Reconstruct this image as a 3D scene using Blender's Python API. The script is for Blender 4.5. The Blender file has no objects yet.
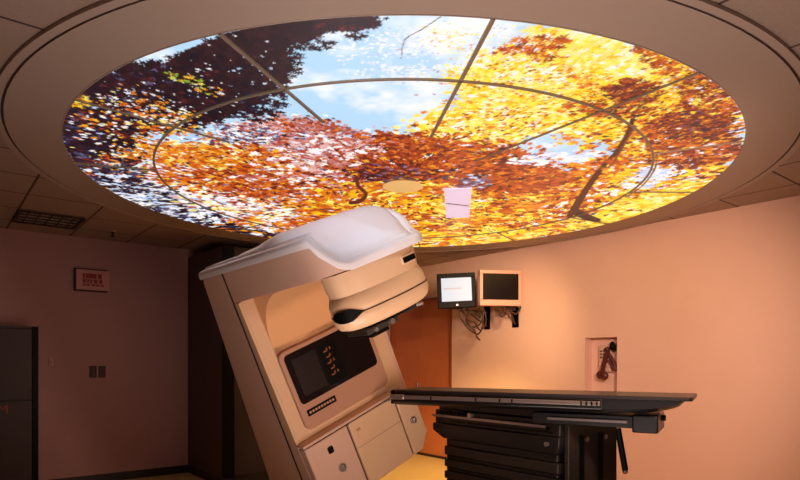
import bpy, bmesh, math, random
import numpy as np
from mathutils import Vector, Matrix

SC = bpy.context.scene
COL = SC.collection
random.seed(4)
rng = np.random.default_rng(7)
PHI = math.radians(38.5)          # the room is turned this much against the view
CAM_H, FOC = 1.46, 595.0
CEIL = 2.92
WALL_N, WALL_S = 7.84, 6.02       # left (far) wall and right wall, in room coordinates

# ------------------------------------------------------------------ materials
def mat(name, rgb, rough=.5, metal=0., noise=0., nscale=8., bump=0., emit=None, estr=0., spec=.5, coat=0.):
    m = bpy.data.materials.new(name); m.use_nodes = True
    nt = m.node_tree; b = nt.nodes['Principled BSDF']
    c = tuple(((v/255.)/12.92 if v/255. <= .04045 else ((v/255.+.055)/1.055)**2.4) for v in rgb)
    b.inputs['Base Color'].default_value = (*c, 1)
    b.inputs['Roughness'].default_value = rough
    b.inputs['Metallic'].default_value = metal
    b.inputs['Specular IOR Level'].default_value = spec
    b.inputs['Coat Weight'].default_value = coat
    if noise or bump:
        tc = nt.nodes.new('ShaderNodeTexCoord'); n = nt.nodes.new('ShaderNodeTexNoise')
        n.inputs['Scale'].default_value = nscale; n.inputs['Detail'].default_value = 5
        nt.links.new(tc.outputs['Object'], n.inputs['Vector'])
        if noise:
            mx = nt.nodes.new('ShaderNodeMix'); mx.data_type = 'RGBA'
            mx.inputs[6].default_value = (*[v*(1-noise) for v in c], 1)
            mx.inputs[7].default_value = (*[min(1, v*(1+noise)) for v in c], 1)
            nt.links.new(n.outputs['Fac'], mx.inputs[0]); nt.links.new(mx.outputs[2], b.inputs['Base Color'])
        if bump:
            bp = nt.nodes.new('ShaderNodeBump'); bp.inputs['Strength'].default_value = bump
            bp.inputs['Distance'].default_value = .01
            nt.links.new(n.outputs['Fac'], bp.inputs['Height']); nt.links.new(bp.outputs['Normal'], b.inputs['Normal'])
    if emit:
        e = tuple((v/255.)**2.2 for v in emit)
        b.inputs['Emission Color'].default_value = (*e, 1); b.inputs['Emission Strength'].default_value = estr
    return m

M = {}
M['wall'] = mat('wall_paint_dim', (182, 144, 144), .75, noise=.04, nscale=3, bump=.05)  # same paint as the right wall, darkened for the dim light on the left
M['wall_right'] = mat('wall_paint_lit', (228, 188, 168), .7, noise=.04, nscale=3, bump=.05)  # same paint again, with the warm light on the right wall in its colour
M['floor'] = mat('vinyl_floor', (206, 176, 120), .35, noise=.08, nscale=5)
M['ring'] = mat('ring_paint', (172, 152, 138), .7, noise=.03, nscale=2)
M['seam'] = mat('seam_dark', (58, 40, 34), .8)
M['base'] = mat('baseboard_dark', (34, 24, 24), .5)
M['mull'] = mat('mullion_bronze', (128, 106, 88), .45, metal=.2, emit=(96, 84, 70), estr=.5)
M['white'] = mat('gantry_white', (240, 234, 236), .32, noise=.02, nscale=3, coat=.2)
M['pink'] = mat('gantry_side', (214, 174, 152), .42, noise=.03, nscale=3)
M['tan'] = mat('gantry_tan', (222, 182, 144), .38, noise=.03, nscale=3)
M['cowl'] = mat('gantry_cowl_lit', (232, 176, 124), .42, noise=.03, nscale=3)  # orange light thrown up by the floor is put into this colour
M['bezel'] = mat('bezel_rose', (186, 138, 112), .4)
M['glass'] = mat('screen_black', (26, 19, 19), .16)
M['glass2'] = mat('screen_inner', (38, 30, 29), .25)
M['digit'] = mat('digit_orange', (120, 62, 22), .5, emit=(230, 130, 30), estr=.05)
M['black'] = mat('black_plastic', (6, 5, 6), .5, spec=.12)
M['couch'] = mat('carbon_black', (9, 7, 8), .36, coat=.08)
M['couchtop'] = mat('carbon_top', (30, 22, 22), .4, coat=.1)
M['mech'] = mat('mech_black', (18, 14, 13), .5, noise=.15, nscale=6)
M['mech2'] = mat('mech_brown', (36, 28, 23), .55, noise=.15, nscale=6)
M['rail'] = mat('rail_steel', (150, 135, 132), .3, metal=.7)
M['metal'] = mat('steel', (170, 160, 155), .3, metal=.8)
M['cab'] = mat('cabinet_grey', (84, 70, 70), .6, noise=.05, nscale=4)
M['cab2'] = mat('cabinet_taupe', (44, 32, 33), .6, noise=.05, nscale=4)
M['cab3'] = mat('cabinet_dark', (46, 33, 34), .55, noise=.05, nscale=4)
M['door'] = mat('door_wood', (196, 112, 68), .42, noise=.14, nscale=3)
M['frame'] = mat('door_frame', (150, 84, 56), .5)
M['beige'] = mat('monitor_beige', (214, 160, 138), .45)
M['lit'] = mat('screen_lit', (60, 62, 66), .4, emit=(226, 236, 250), estr=.75)
M['grayt'] = mat('screen_text', (150, 140, 150), .5, emit=(170, 150, 150), estr=.5)
M['red'] = mat('sign_red', (150, 30, 38), .5)
M['plate'] = mat('sign_plate', (205, 150, 148), .5)
M['outlet'] = mat('outlet_brown', (70, 52, 50), .5)
M['cable'] = mat('cable_dark', (62, 42, 34), .5)
M['phone'] = mat('phone_body', (216, 176, 158), .4)
M['phone_dark'] = mat('phone_dark', (84, 34, 30), .35)
M['vent'] = mat('louvre_grey', (190, 182, 172), .4, metal=.3)
M['pale_rect'] = mat('lavender_glow', (214, 200, 226), .4, emit=(226, 208, 236), estr=.75)  # pale lavender that glows by itself
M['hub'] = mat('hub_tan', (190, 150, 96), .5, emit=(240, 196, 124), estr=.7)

def ceiling_mat():
    m = bpy.data.materials.new('ceiling_tiles'); m.use_nodes = True; nt = m.node_tree
    b = nt.nodes['Principled BSDF']; b.inputs['Roughness'].default_value = .8
    tc = nt.nodes.new('ShaderNodeTexCoord'); sx = nt.nodes.new('ShaderNodeSeparateXYZ')
    nt.links.new(tc.outputs['Object'], sx.inputs[0])
    def line(sock, off):
        a = nt.nodes.new('ShaderNodeMath'); a.operation = 'ADD'; a.inputs[1].default_value = off
        nt.links.new(sock, a.inputs[0])
        d = nt.nodes.new('ShaderNodeMath'); d.operation = 'PINGPONG'; d.inputs[1].default_value = .3075
        nt.links.new(a.outputs[0], d.inputs[0])
        l = nt.nodes.new('ShaderNodeMath'); l.operation = 'LESS_THAN'; l.inputs[1].default_value = .009
        nt.links.new(d.outputs[0], l.inputs[0]); return l
    lx = line(sx.outputs['X'], .615*10-.69); ly = line(sx.outputs['Y'], .615*10-1.8)
    mx = nt.nodes.new('ShaderNodeMath'); mx.operation = 'MAXIMUM'
    nt.links.new(lx.outputs[0], mx.inputs[0]); nt.links.new(ly.outputs[0], mx.inputs[1])
    n = nt.nodes.new('ShaderNodeTexNoise'); n.inputs['Scale'].default_value = 60
    nt.links.new(tc.outputs['Object'], n.inputs['Vector'])
    c0 = nt.nodes.new('ShaderNodeMix'); c0.data_type = 'RGBA'
    c0.inputs[6].default_value = (.33, .235, .185, 1); c0.inputs[7].default_value = (.41, .30, .24, 1)
    nt.links.new(n.outputs['Fac'], c0.inputs[0])
    c1 = nt.nodes.new('ShaderNodeMix'); c1.data_type = 'RGBA'
    nt.links.new(mx.outputs[0], c1.inputs[0]); nt.links.new(c0.outputs[2], c1.inputs[6])
    c1.inputs[7].default_value = (.07, .04, .03, 1)
    nt.links.new(c1.outputs[2], b.inputs['Base Color']); return m
M['ceiling'] = ceiling_mat()

# ------------------------------------------------------------------ helpers
def frame(loc=(0, 0, 0), rz=0.):
    return Matrix.Translation(Vector(loc)) @ Matrix.Rotation(rz, 4, 'Z')
ROOM = frame((0, 0, 0), PHI)      # x = along the left wall, y = towards it

def R(s, n, z=0.):
    return ROOM @ Vector((s, n, z))

def empty(name, mtx, label, cat, group=None):
    o = bpy.data.objects.new(name, None); o.empty_display_size = .1
    COL.objects.link(o); o.matrix_world = mtx
    o['label'] = label; o['category'] = cat
    if group: o['group'] = group
    return o

def obj(name, bm, m, parent=None, mtx=None, bevel=0., seg=2, smooth=35, label=None, cat=None, kind=None, group=None):
    me = bpy.data.meshes.new(name)
    bmesh.ops.recalc_face_normals(bm, faces=bm.faces)
    bm.to_mesh(me); bm.free()
    me.materials.append(M[m] if isinstance(m, str) else m)
    if smooth:
        me.polygons.foreach_set('use_smooth', [True]*len(me.polygons)); me.set_sharp_from_angle(angle=math.radians(smooth))
    o = bpy.data.objects.new(name, me); COL.objects.link(o)
    if parent: o.parent = parent
    if mtx is not None: o.matrix_world = mtx
    if bevel:
        b = o.modifiers.new('bevel', 'BEVEL'); b.width = bevel; b.segments = seg; b.limit_method = 'ANGLE'
        b.angle_limit = math.radians(30); b.harden_normals = False
    if label: o['label'] = label
    if cat: o['category'] = cat
    if kind: o['kind'] = kind
    if group: o['group'] = group
    return o

def nb(): return bmesh.new()
def box(bm, x0, x1, y0, y1, z0, z1, tf=None):
    r = bmesh.ops.create_cube(bm, size=1)
    for v in r['verts']:
        p = Vector(((x0+x1)/2+v.co.x*(x1-x0), (y0+y1)/2+v.co.y*(y1-y0), (z0+z1)/2+v.co.z*(z1-z0)))
        v.co = tf @ p if tf else p
    return bm
def Bx(*a, tf=None): return box(nb(), *a, tf=tf)
def cyl(bm, p, q, r, r2=None, n=20):
    p, q = Vector(p), Vector(q); d = q-p
    tf = Matrix.Translation((p+q)/2) @ d.to_track_quat('Z', 'Y').to_matrix().to_4x4()
    bmesh.ops.create_cone(bm, cap_ends=True, segments=n, radius1=r, radius2=r if r2 is None else r2, depth=d.length, matrix=tf)
    return bm
def ball(bm, c, rx, ry, rz, tf=None):
    r = bmesh.ops.create_uvsphere(bm, u_segments=20, v_segments=12, radius=1)
    for v in r['verts']:
        p = Vector((v.co.x*rx, v.co.y*ry, v.co.z*rz)); v.co = Vector(c)+(tf @ p if tf else p)
    return bm
def tube(bm, pts, r, n=8):
    pts = [Vector(p) for p in pts]; rings = []
    for i, p in enumerate(pts):
        d = (pts[min(i+1, len(pts)-1)]-pts[max(i-1, 0)]).normalized()
        q = d.to_track_quat('Z', 'Y')
        rings.append([bm.verts.new(p+q @ Vector((r*math.cos(k*2*math.pi/n), r*math.sin(k*2*math.pi/n), 0))) for k in range(n)])
    for a, b in zip(rings, rings[1:]):
        for k in range(n): bm.faces.new((a[k], a[(k+1) % n], b[(k+1) % n], b[k]))
    bm.faces.new(rings[0][::-1]); bm.faces.new(rings[-1]); return bm
def smooth_path(pts, k=6):
    pts = [Vector(p) for p in pts]; out = []
    for i in range(len(pts)-1):
        p0 = pts[max(i-1, 0)]; p1 = pts[i]; p2 = pts[i+1]; p3 = pts[min(i+2, len(pts)-1)]
        for j in range(k):
            t = j/k
            out.append(.5*((2*p1)+(-p0+p2)*t+(2*p0-5*p1+4*p2-p3)*t*t+(-p0+3*p1-3*p2+p3)*t**3))
    return out+[pts[-1]]
def loft(rings, bm=None, cap=True):
    bm = bm or nb(); R_ = [[bm.verts.new(p) for p in r] for r in rings]; n = len(rings[0])
    for a, b in zip(R_, R_[1:]):
        for k in range(n): bm.faces.new((a[k], a[(k+1) % n], b[(k+1) % n], b[k]))
    if cap: bm.faces.new(R_[0][::-1]); bm.faces.new(R_[-1])
    return bm
def prism(pts, lo, hi, fn):       # pts 2-D outline swept from lo to hi; fn(p, h) -> local vertex
    return loft([[fn(p, lo) for p in pts], [fn(p, hi) for p in pts]])
def rrect(x0, x1, y0, y1, r, n=5):
    out = []
    for cx, cy, a0 in ((x1-r, y1-r, 0), (x0+r, y1-r, 90), (x0+r, y0+r, 180), (x1-r, y0+r, 270)):
        for k in range(n+1):
            t = math.radians(a0+90*k/n); out.append((cx+r*math.cos(t), cy+r*math.sin(t)))
    return out
def chaikin(p, k=2):
    for _ in range(k):
        q = []
        for i in range(len(p)):
            a, b = Vector(p[i]), Vector(p[(i+1) % len(p)])
            q += [a*.78+b*.22, a*.22+b*.78]
        p = q
    return p

# ------------------------------------------------------------------ camera
cd = bpy.data.cameras.new('camera'); cam = bpy.data.objects.new('camera', cd); COL.objects.link(cam)
cam.location = (0, 0, CAM_H); cam.rotation_euler = (math.pi/2, 0, 0)
cd.sensor_width = 36; cd.lens = FOC/800*36; cd.shift_y = 121/800
SC.camera = cam

# ------------------------------------------------------------------ room shell (room coordinates)
S0, N0 = -2.2, -1.6
def struct(name, bm, m, **k): return obj(name, bm, m, mtx=ROOM, kind='structure', **k)
struct('floor', Bx(S0, WALL_S, N0, WALL_N, -.1, 0), 'floor', smooth=0)
struct('ceiling', Bx(S0, WALL_S, N0, WALL_N, CEIL, CEIL+.1), 'ceiling', smooth=0)
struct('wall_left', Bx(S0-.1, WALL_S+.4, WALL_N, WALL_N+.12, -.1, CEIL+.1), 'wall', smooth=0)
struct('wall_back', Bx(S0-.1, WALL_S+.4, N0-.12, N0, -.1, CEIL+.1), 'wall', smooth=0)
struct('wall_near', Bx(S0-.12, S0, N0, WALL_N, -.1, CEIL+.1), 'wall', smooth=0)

def hit_right(px):               # where the view ray of a pixel column meets the right wall (n)
    k = (px-400)/FOC; lx, ly = math.cos(PHI), math.sin(PHI)
    # s*l + n*(-a): X = s*lx - n*ly ; Y = s*ly + n*lx
    s = WALL_S; return (s*lx - k*s*ly)/(ly + k*lx)
def h_at(s, n, py):
    Y = s*math.sin(PHI)+n*math.cos(PHI); return CAM_H-(py-361)*Y/FOC
def hit_left(px):
    k = (px-400)/FOC; lx, ly = math.cos(PHI), math.sin(PHI); n = WALL_N
    return (n*ly + k*n*lx)/(lx - k*ly)

nd0, nd1 = hit_right(452), hit_right(391)      # door
nn0, nn1 = hit_right(617), hit_right(585)      # niche
zn0, zn1 = h_at(WALL_S, nn1, 402), h_at(WALL_S, nn1, 338)
dtop = 2.42
w = nb()
T = .14
box(w, WALL_S, WALL_S+T, N0, nn0, -.1, CEIL+.1)
box(w, WALL_S, WALL_S+T, nn0, nn1, -.1, zn0); box(w, WALL_S, WALL_S+T, nn0, nn1, zn1, CEIL+.1)
box(w, WALL_S+T, WALL_S+T+.03, nn0-.02, nn1+.02, zn0-.02, zn1+.02)
box(w, WALL_S, WALL_S+T, nn1, nd0, -.1, CEIL+.1)
box(w, WALL_S, WALL_S+T, nd0, nd1, dtop, CEIL+.1)
box(w, WALL_S, WALL_S+T, nd1, WALL_N, -.1, CEIL+.1)
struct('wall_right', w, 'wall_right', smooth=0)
# door with two leaves
mid = hit_right(420)
d = struct('door_1', box(box(nb(), WALL_S+.03, WALL_S+.08, nd0+.02, mid-.004, .03, dtop-.02), WALL_S+.03, WALL_S+.08, mid+.004, nd1-.02, .03, dtop-.02), 'door', smooth=0)
fr = nb()
for a0, a1 in ((nd0, nd0+.03), (nd1-.03, nd1)): box(fr, WALL_S-.012, WALL_S+.1, a0, a1, 0, dtop)
box(fr, WALL_S-.012, WALL_S+.1, nd0, nd1, dtop-.03, dtop)
box(fr, WALL_S+.085, WALL_S+.11, nd0, nd1, 0, dtop)
obj('door_frame', fr, 'frame', d, smooth=0)
hd = nb(); box(hd, WALL_S-.01, WALL_S+.03, mid+.05, mid+.08, .98, 1.12); obj('door_handle', hd, 'metal', d, bevel=.004)
obj('threshold', Bx(WALL_S-.01, WALL_S+.12, nd0+.03, nd1-.03, 0, .03), 'base', d, smooth=0)
struct('baseboard_left', Bx(S0, WALL_S, WALL_N-.014, WALL_N, 0, .1), 'base', smooth=0)
bb = nb(); box(bb, WALL_S-.014, WALL_S, N0, nd0, 0, .1); box(bb, WALL_S-.014, WALL_S, nd1, WALL_N-.014, 0, .1)
struct('baseboard_right', bb, 'base', smooth=0)

# ------------------------------------------------------------------ ceiling ring and picture
CC = Vector((.025, 5.01)); RI, RO = 2.535, 2.835
def annulus(r0, r1, z0, z1, n=160):
    rings = []
    for r, z in ((r0, z0), (r1, z0), (r1, z1), (r0, z1), (r0, z0)):
        rings.append([(r*math.cos(2*math.pi*k/n), r*math.sin(2*math.pi*k/n), z) for k in range(n)])
    return loft(rings, cap=False)
SX = .982
RM = frame((CC.x, CC.y, 0)) @ Matrix.Diagonal((SX, 1, 1, 1))
obj('trim_1', annulus(RI, RO, CEIL-.017, CEIL-.004), 'ring', mtx=RM, kind='structure')
obj('trim_2', annulus(RO+.001, RO+.014, CEIL-.012, CEIL-.002), 'seam', mtx=RM, kind='structure')
obj('trim_3', annulus(RO+.015, RO+.055, CEIL-.020, CEIL-.003), 'ring', mtx=RM, kind='structure')

# the picture is painted leaf by leaf into a grid that lies on the ceiling plane
GX0, GX1, GY0, GY1, NG = -2.58, 2.62, 2.44, 7.60, 1100
HC = CEIL-.015-CAM_H
def srgb(c): c = np.array(c, float)/255.; return np.where(c <= .04045, c/12.92, ((c+.055)/1.055)**2.4)
def lerp_noise(n, cells):
    g = rng.random((cells+1, cells+1)); t = np.linspace(0, cells-1e-6, n); i = t.astype(int); fr_ = t-i
    fr_ = fr_*fr_*(3-2*fr_)
    a = g[i][:, i]; b = g[i][:, i+1]; c = g[i+1][:, i]; d_ = g[i+1][:, i+1]
    fx = fr_[None, :]; fy = fr_[:, None]
    return (a*(1-fx)+b*fx)*(1-fy)+(c*(1-fx)+d_*fx)*fy
cl = lerp_noise(NG, 9)*.4+lerp_noise(NG, 23)*.3+lerp_noise(NG, 60)*.2+lerp_noise(NG, 150)*.1
gy = np.linspace(0, 1, NG)[:, None]*np.ones((1, NG))
cw = np.clip((cl-.5)*4.0+.30, 0, 1)[..., None]
IMG = srgb((180, 216, 245))*(1-cw)+srgb((246, 248, 250))*cw
def to_grid(px, py):
    Y = HC*FOC/(361-py); X = (px-400)/FOC*Y
    return X, Y
def paint(px, py, sx, sy, col, ang=0., lob=.3):
    X, Y = to_grid(px, py)
    rx = sx*Y/FOC; ry = sy*Y*Y/(HC*FOC)
    k = NG/(GX1-GX0); ky = NG/(GY1-GY0)
    ext = max(rx, ry)*1.4
    i0 = max(0, int((X-ext-GX0)*k)); i1 = min(NG, int((X+ext-GX0)*k)+2)
    j0 = max(0, int((Y-ext-GY0)*ky)); j1 = min(NG, int((Y+ext-GY0)*ky)+2)
    if i1 <= i0 or j1 <= j0: return
    gx = ((np.arange(i0, i1)+.5)/k+GX0-X)[None, :]; gyy = ((np.arange(j0, j1)+.5)/ky+GY0-Y)[:, None]
    c, s = math.cos(ang*.35), math.sin(ang*.35)
    u = (gx*c+gyy*s)/rx; v = (-gx*s+gyy*c)/ry
    r = np.hypot(u, v); th = np.arctan2(v, u)
    m = r < (1-lob)+lob*np.cos(5*th+ang*3)+.12*np.cos(9*th+ang)
    IMG[j0:j1, i0:i1][m] = col
PAL = {
 'dark': [(26, 10, 22), (40, 16, 26), (18, 12, 28), (52, 24, 30), (34, 16, 18)],
 'navy': [(34, 34, 62), (60, 62, 96), (26, 24, 44), (88, 84, 116), (40, 30, 36)],
 'yellow': [(255, 222, 40), (255, 232, 84), (250, 206, 30), (255, 240, 120), (240, 184, 24)],
 'lemon': [(255, 240, 150), (250, 232, 120), (255, 250, 200), (240, 220, 110)],
 'amber': [(236, 150, 30), (246, 178, 44), (226, 124, 24), (210, 104, 22)],
 'orange': [(214, 98, 24), (196, 78, 24), (226, 122, 34), (180, 66, 26)],
 'rust': [(150, 52, 24), (126, 40, 26), (170, 68, 30), (104, 34, 28), (188, 84, 34)],
 'maroon': [(88, 26, 28), (66, 20, 30), (110, 36, 34), (52, 22, 34)],
 'rose': [(196, 116, 104), (214, 146, 140), (176, 88, 80), (226, 176, 170)],
 'mauve': [(120, 84, 108), (92, 66, 96), (150, 116, 140)],
 'white': [(255, 252, 248), (250, 240, 236), (240, 240, 250)],
 'pale': [(196, 214, 242), (216, 226, 246), (176, 196, 232)],
 'green': [(150, 176, 40), (186, 200, 70), (220, 220, 90)],
}
PL = {k: [srgb(c) for c in v] for k, v in PAL.items()}
def scatter(cx, cy, rx, ry, n, pal, smin=2., smax=4., soft=1.0, tilt=0., under=0.):
    # pal: list of (palette, weight)
    names = [p for p, _ in pal]; ws = np.array([w_ for _, w_ in pal], float); ws /= ws.sum()
    ct, st = math.cos(math.radians(tilt)), math.sin(math.radians(tilt))
    nu = int(n*under); n += nu
    a = rng.random(n)*2*np.pi; r = np.sqrt(rng.random(n))*(1+soft*.25*rng.standard_normal(n))
    r[:nu] = np.sqrt(rng.random(nu))*.93
    ch = rng.choice(len(names), n, p=ws); sz = smin+(smax-smin)*rng.random(n)**1.6
    for i in range(n):
        u, v = r[i]*math.cos(a[i])*rx, r[i]*math.sin(a[i])*ry
        x, y = cx+u*ct-v*st, cy+u*st+v*ct
        if not (8 < y < 256): continue
        p = PL[names[0 if i < nu and i % 3 else ch[i]]]
        sq = .8 if y < 70 else (.62 if y < 150 else .5)
        z = sz[i]*1.5 if i < nu else sz[i]
        paint(x, y, z, z*sq, p[rng.integers(len(p))], a[i]*5, .34 if y < 110 else .2)
def branch(pts, w0, w1, col=(60, 30, 24)):
    c = srgb(col); P = smooth_path([Vector((x, y, 0)) for x, y in pts], 30)
    n = len(P)
    for i, p in enumerate(P):
        wd = w0+(w1-w0)*i/n; paint(p.x, p.y, wd, wd, c, 0, .05)

# pale haze of blossom in the sky
scatter(385, 45, 70, 18, 330, [('white', 3), ('pale', 2)], 1, 2.6)
scatter(465, 36, 60, 16, 420, [('lemon', 2), ('white', 4), ('amber', .5), ('pale', 1)], .8, 2.2)
scatter(450, 40, 16, 12, 90, [('lemon', 3), ('white', 1), ('amber', .7)], .8, 2.2)
scatter(430, 74, 80, 10, 260, [('white', 3), ('pale', 1)], 1, 2.6)
scatter(500, 74, 50, 16, 330, [('white', 4), ('pale', 2)], 1, 2.6)
# ground tone behind the leaves
scatter(400, 210, 330, 46, 1700, [('amber', 2), ('white', 3), ('lemon', 1)], 3, 7, .3)
scatter(150, 190, 90, 55, 700, [('white', 3), ('pale', 2), ('navy', 1)], 3, 6, .6)
scatter(660, 150, 90, 70, 700, [('amber', 4), ('yellow', 2)], 3, 7, .4)
# right yellow crowns
scatter(560, 95, 112, 40, 2200, [('yellow', 8), ('lemon', 2.4), ('amber', 1.2), ('white', .5)], 1.8, 5, .5, 8, .5)
scatter(480, 126, 72, 26, 1100, [('yellow', 6), ('lemon', 3), ('amber', 1.6), ('white', .7)], 1.8, 4.4, .6, -8, .4)
scatter(650, 105, 84, 56, 1500, [('yellow', 6), ('amber', 3), ('orange', 1.4), ('lemon', 1)], 2, 5, .5, 22, .4)
scatter(592, 52, 62, 18, 520, [('yellow', 5), ('lemon', 4), ('white', 1)], 2, 5, .6, 16, .5)
scatter(520, 70, 50, 16, 240, [('lemon', 4), ('white', 3), ('yellow', 3)], 1.2, 3.6, .8, 10)
# centre and left red / rose crowns
scatter(300, 150, 88, 32, 1150, [('rose', 4), ('rust', 2), ('orange', 2), ('white', 1.4), ('mauve', 1)], 1.6, 4.2, .6, 4, .5)
scatter(395, 160, 78, 26, 1100, [('rust', 5), ('orange', 3), ('maroon', 1.6), ('rose', 1), ('amber', .8)], 1.6, 4.4, .6, 0, .6)
scatter(470, 168, 84, 26, 1200, [('rust', 5), ('orange', 4), ('maroon', 1), ('amber', 1.4), ('white', .3)], 1.6, 4.4, .6, 0, .6)
scatter(225, 170, 78, 28, 950, [('orange', 5), ('amber', 3), ('rust', 2), ('lemon', 1), ('white', 1)], 1.8, 4.6, .6, 0, .4)
scatter(300, 124, 50, 8, 260, [('rose', 3), ('rust', 3), ('orange', 1)], 1.2, 2.8, .9, 8)
scatter(340, 150, 40, 12, 200, [('rose', 4), ('white', 2)], 1.6, 4, .7)
# lower band foliage
scatter(300, 205, 110, 30, 1200, [('orange', 4), ('amber', 3), ('white', 3), ('rust', 2), ('rose', 1)], 1.8, 5, .6, 0, .2)
scatter(420, 208, 120, 32, 1500, [('amber', 4), ('orange', 5), ('yellow', 3), ('rust', 2), ('white', .5)], 1.8, 5, .6, 0, .4)
scatter(540, 208, 110, 28, 1300, [('yellow', 5), ('amber', 4), ('orange', 4), ('rust', 2), ('white', .4)], 1.8, 5, .6, -6, .4)
scatter(585, 185, 100, 24, 1000, [('amber', 4), ('orange', 5), ('yellow', 2), ('rust', 3), ('white', 1)], 1.8, 5, .6, -6, .4)
scatter(510, 178, 60, 16, 420, [('rust', 5), ('orange', 4), ('maroon', 1)], 1.8, 5, .6, 0, .3)
scatter(660, 180, 70, 26, 600, [('yellow', 4), ('amber', 4), ('rust', 1.5), ('white', 1)], 1.8, 5, .6, -22, .3)
scatter(668, 168, 44, 10, 260, [('white', 5), ('pale', 4)], 2, 5, .6, -24)
scatter(560, 158, 44, 6, 130, [('white', 5), ('pale', 3)], 2, 5, .6, -4)
scatter(690, 140, 50, 30, 760, [('rust', 5), ('maroon', 3), ('amber', 3), ('orange', 2), ('white', .5)], 1.8, 4.4, .6, 0, .3)
scatter(640, 208, 66, 12, 420, [('yellow', 8), ('lemon', 2), ('amber', 2)], 2, 5, .6, -18, .4)
scatter(460, 238, 100, 9, 420, [('yellow', 6), ('amber', 3), ('orange', 2), ('lemon', 1)], 2, 5, .6, -3, .4)
scatter(430, 205, 60, 8, 130, [('yellow', 5), ('amber', 3)], 2, 5, .7)
# lower left dark, blue and white
scatter(105, 165, 42, 44, 900, [('dark', 5), ('navy', 3), ('rust', 2), ('amber', 1.6), ('white', 1)], 1.6, 4.4, .4, 20, .4)
scatter(165, 208, 88, 20, 900, [('navy', 4), ('white', 3), ('pale', 2.4), ('dark', 3)], 1.6, 4.6, .5, 22, .3)
scatter(240, 236, 80, 9, 520, [('dark', 5), ('navy', 3), ('white', 1.4), ('amber', 1.5)], 1.8, 4.4, .5, 7, .4)
scatter(230, 205, 60, 12, 240, [('white', 5), ('lemon', 2), ('rose', 1)], 1.8, 4.4, .7, 6)
scatter(200, 155, 75, 12, 420, [('amber', 5), ('orange', 4), ('lemon', 2), ('rust', 1)], 1.6, 4.4, .7, 5, .2)
scatter(110, 150, 30, 14, 120, [('amber', 4), ('lemon', 2), ('orange', 2)], 1.4, 3.4, .6, 5)
scatter(270, 190, 50, 12, 150, [('orange', 4), ('rust', 3)], 1.8, 4.4, .7)
scatter(235, 134, 44, 10, 260, [('navy', 3), ('pale', 2), ('white', 1.4), ('mauve', 2)], 1.2, 3.4, .7)
# upper left dark canopy
scatter(200, 88, 100, 36, 2600, [('dark', 12), ('maroon', .5)], 2.2, 5, .3, -16, .5)
scatter(118, 108, 62, 38, 1500, [('dark', 9), ('maroon', 1), ('navy', 1)], 2.2, 5, .3, -32, .5)
scatter(80, 128, 18, 34, 500, [('dark', 6), ('navy', 3), ('maroon', 1)], 2, 4.4, .4, 0, .4)
scatter(232, 56, 60, 22, 900, [('dark', 12), ('maroon', .6)], 2.2, 5, .35, -14, .5)
scatter(288, 30, 48, 12, 520, [('dark', 10)], 2.2, 4.8, .5, -8, .5)
scatter(305, 44, 28, 7, 70, [('dark', 10)], 2, 4.6, .6)
scatter(345, 22, 36, 9, 260, [('dark', 8), ('maroon', 2)], 2, 4.6, .5, 0, .3)
scatter(358, 36, 12, 5, 22, [('dark', 8)], 1.8, 3.8, .5)
scatter(262, 102, 24, 18, 260, [('dark', 8), ('navy', 1)], 2, 4.2, .7, -30)
# light through it
scatter(200, 85, 95, 38, 95, [('white', 5), ('pale', 2)], .7, 2.2, .4, -16)
scatter(130, 120, 58, 34, 230, [('white', 2.4), ('amber', 4), ('pale', 1), ('lemon', 1)], .8, 2.8, .4, -10)
scatter(185, 78, 24, 4, 26, [('green', 5), ('amber', 2)], 1.4, 3.6, .7, 12)
scatter(205, 88, 26, 6, 30, [('amber', 3), ('green', 1), ('white', 2)], 1.0, 2.6, .7, 12)
scatter(155, 112, 50, 12, 110, [('amber', 4), ('white', 2), ('orange', 2), ('lemon', 2)], 1.2, 3.4, .7, 12)
scatter(120, 128, 50, 10, 90, [('amber', 3), ('white', 1.4), ('rust', 3)], 1.2, 3.4, .6, 12)
scatter(182, 132, 40, 5, 60, [('amber', 3), ('lemon', 2), ('orange', 2)], 1.2, 3.4, .7, 10)
scatter(80, 102, 10, 6, 36, [('amber', 3), ('yellow', 3)], 1.6, 3, .6)
# maple sprays
scatter(540, 44, 30, 9, 70, [('orange', 5), ('rust', 3)], 2, 5, .5, -6)
scatter(520, 50, 26, 5, 34, [('orange', 5), ('rust', 3)], 1.8, 4, .6)
scatter(545, 58, 20, 4, 20, [('orange', 5), ('rust', 3)], 1.8, 4, .6)
scatter(632, 92, 26, 13, 230, [('rust', 5), ('maroon', 4)], 2, 5, .6, 0)
scatter(605, 108, 44, 9, 150, [('rust', 6), ('orange', 4)], 1.8, 4.2, .6, 0)
scatter(658, 62, 34, 9, 130, [('rust', 4), ('orange', 5), ('maroon', 1)], 1.8, 4.4, .6, 32)
scatter(708, 98, 28, 34, 560, [('rust', 6), ('maroon', 4), ('orange', 2), ('amber', 1.5)], 1.8, 4.4, .5, -20, .2)
scatter(700, 92, 40, 18, 60, [('yellow', 3), ('white', 1), ('amber', 2)], 1.4, 3.6, .6, 35)
scatter(695, 125, 40, 14, 200, [('maroon', 4), ('rust', 3), ('navy', .6)], 1.6, 4, .6)
scatter(400, 176, 40, 7, 200, [('maroon', 5), ('rust', 3), ('navy', 1)], 1.8, 4.2, .6)
scatter(430, 140, 60, 8, 130, [('rust', 4), ('orange', 4)], 1.4, 3.4, .9)
scatter(370, 172, 60, 9, 140, [('maroon', 3), ('mauve', 2), ('rust', 2)], 1.6, 4, .7)
scatter(475, 182, 16, 7, 60, [('mauve', 3), ('navy', 3), ('pale', 2)], 1.6, 3.6, .6)
scatter(250, 176, 60, 8, 90, [('rust', 4), ('orange', 3)], 1.8, 4.4, .7)
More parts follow.
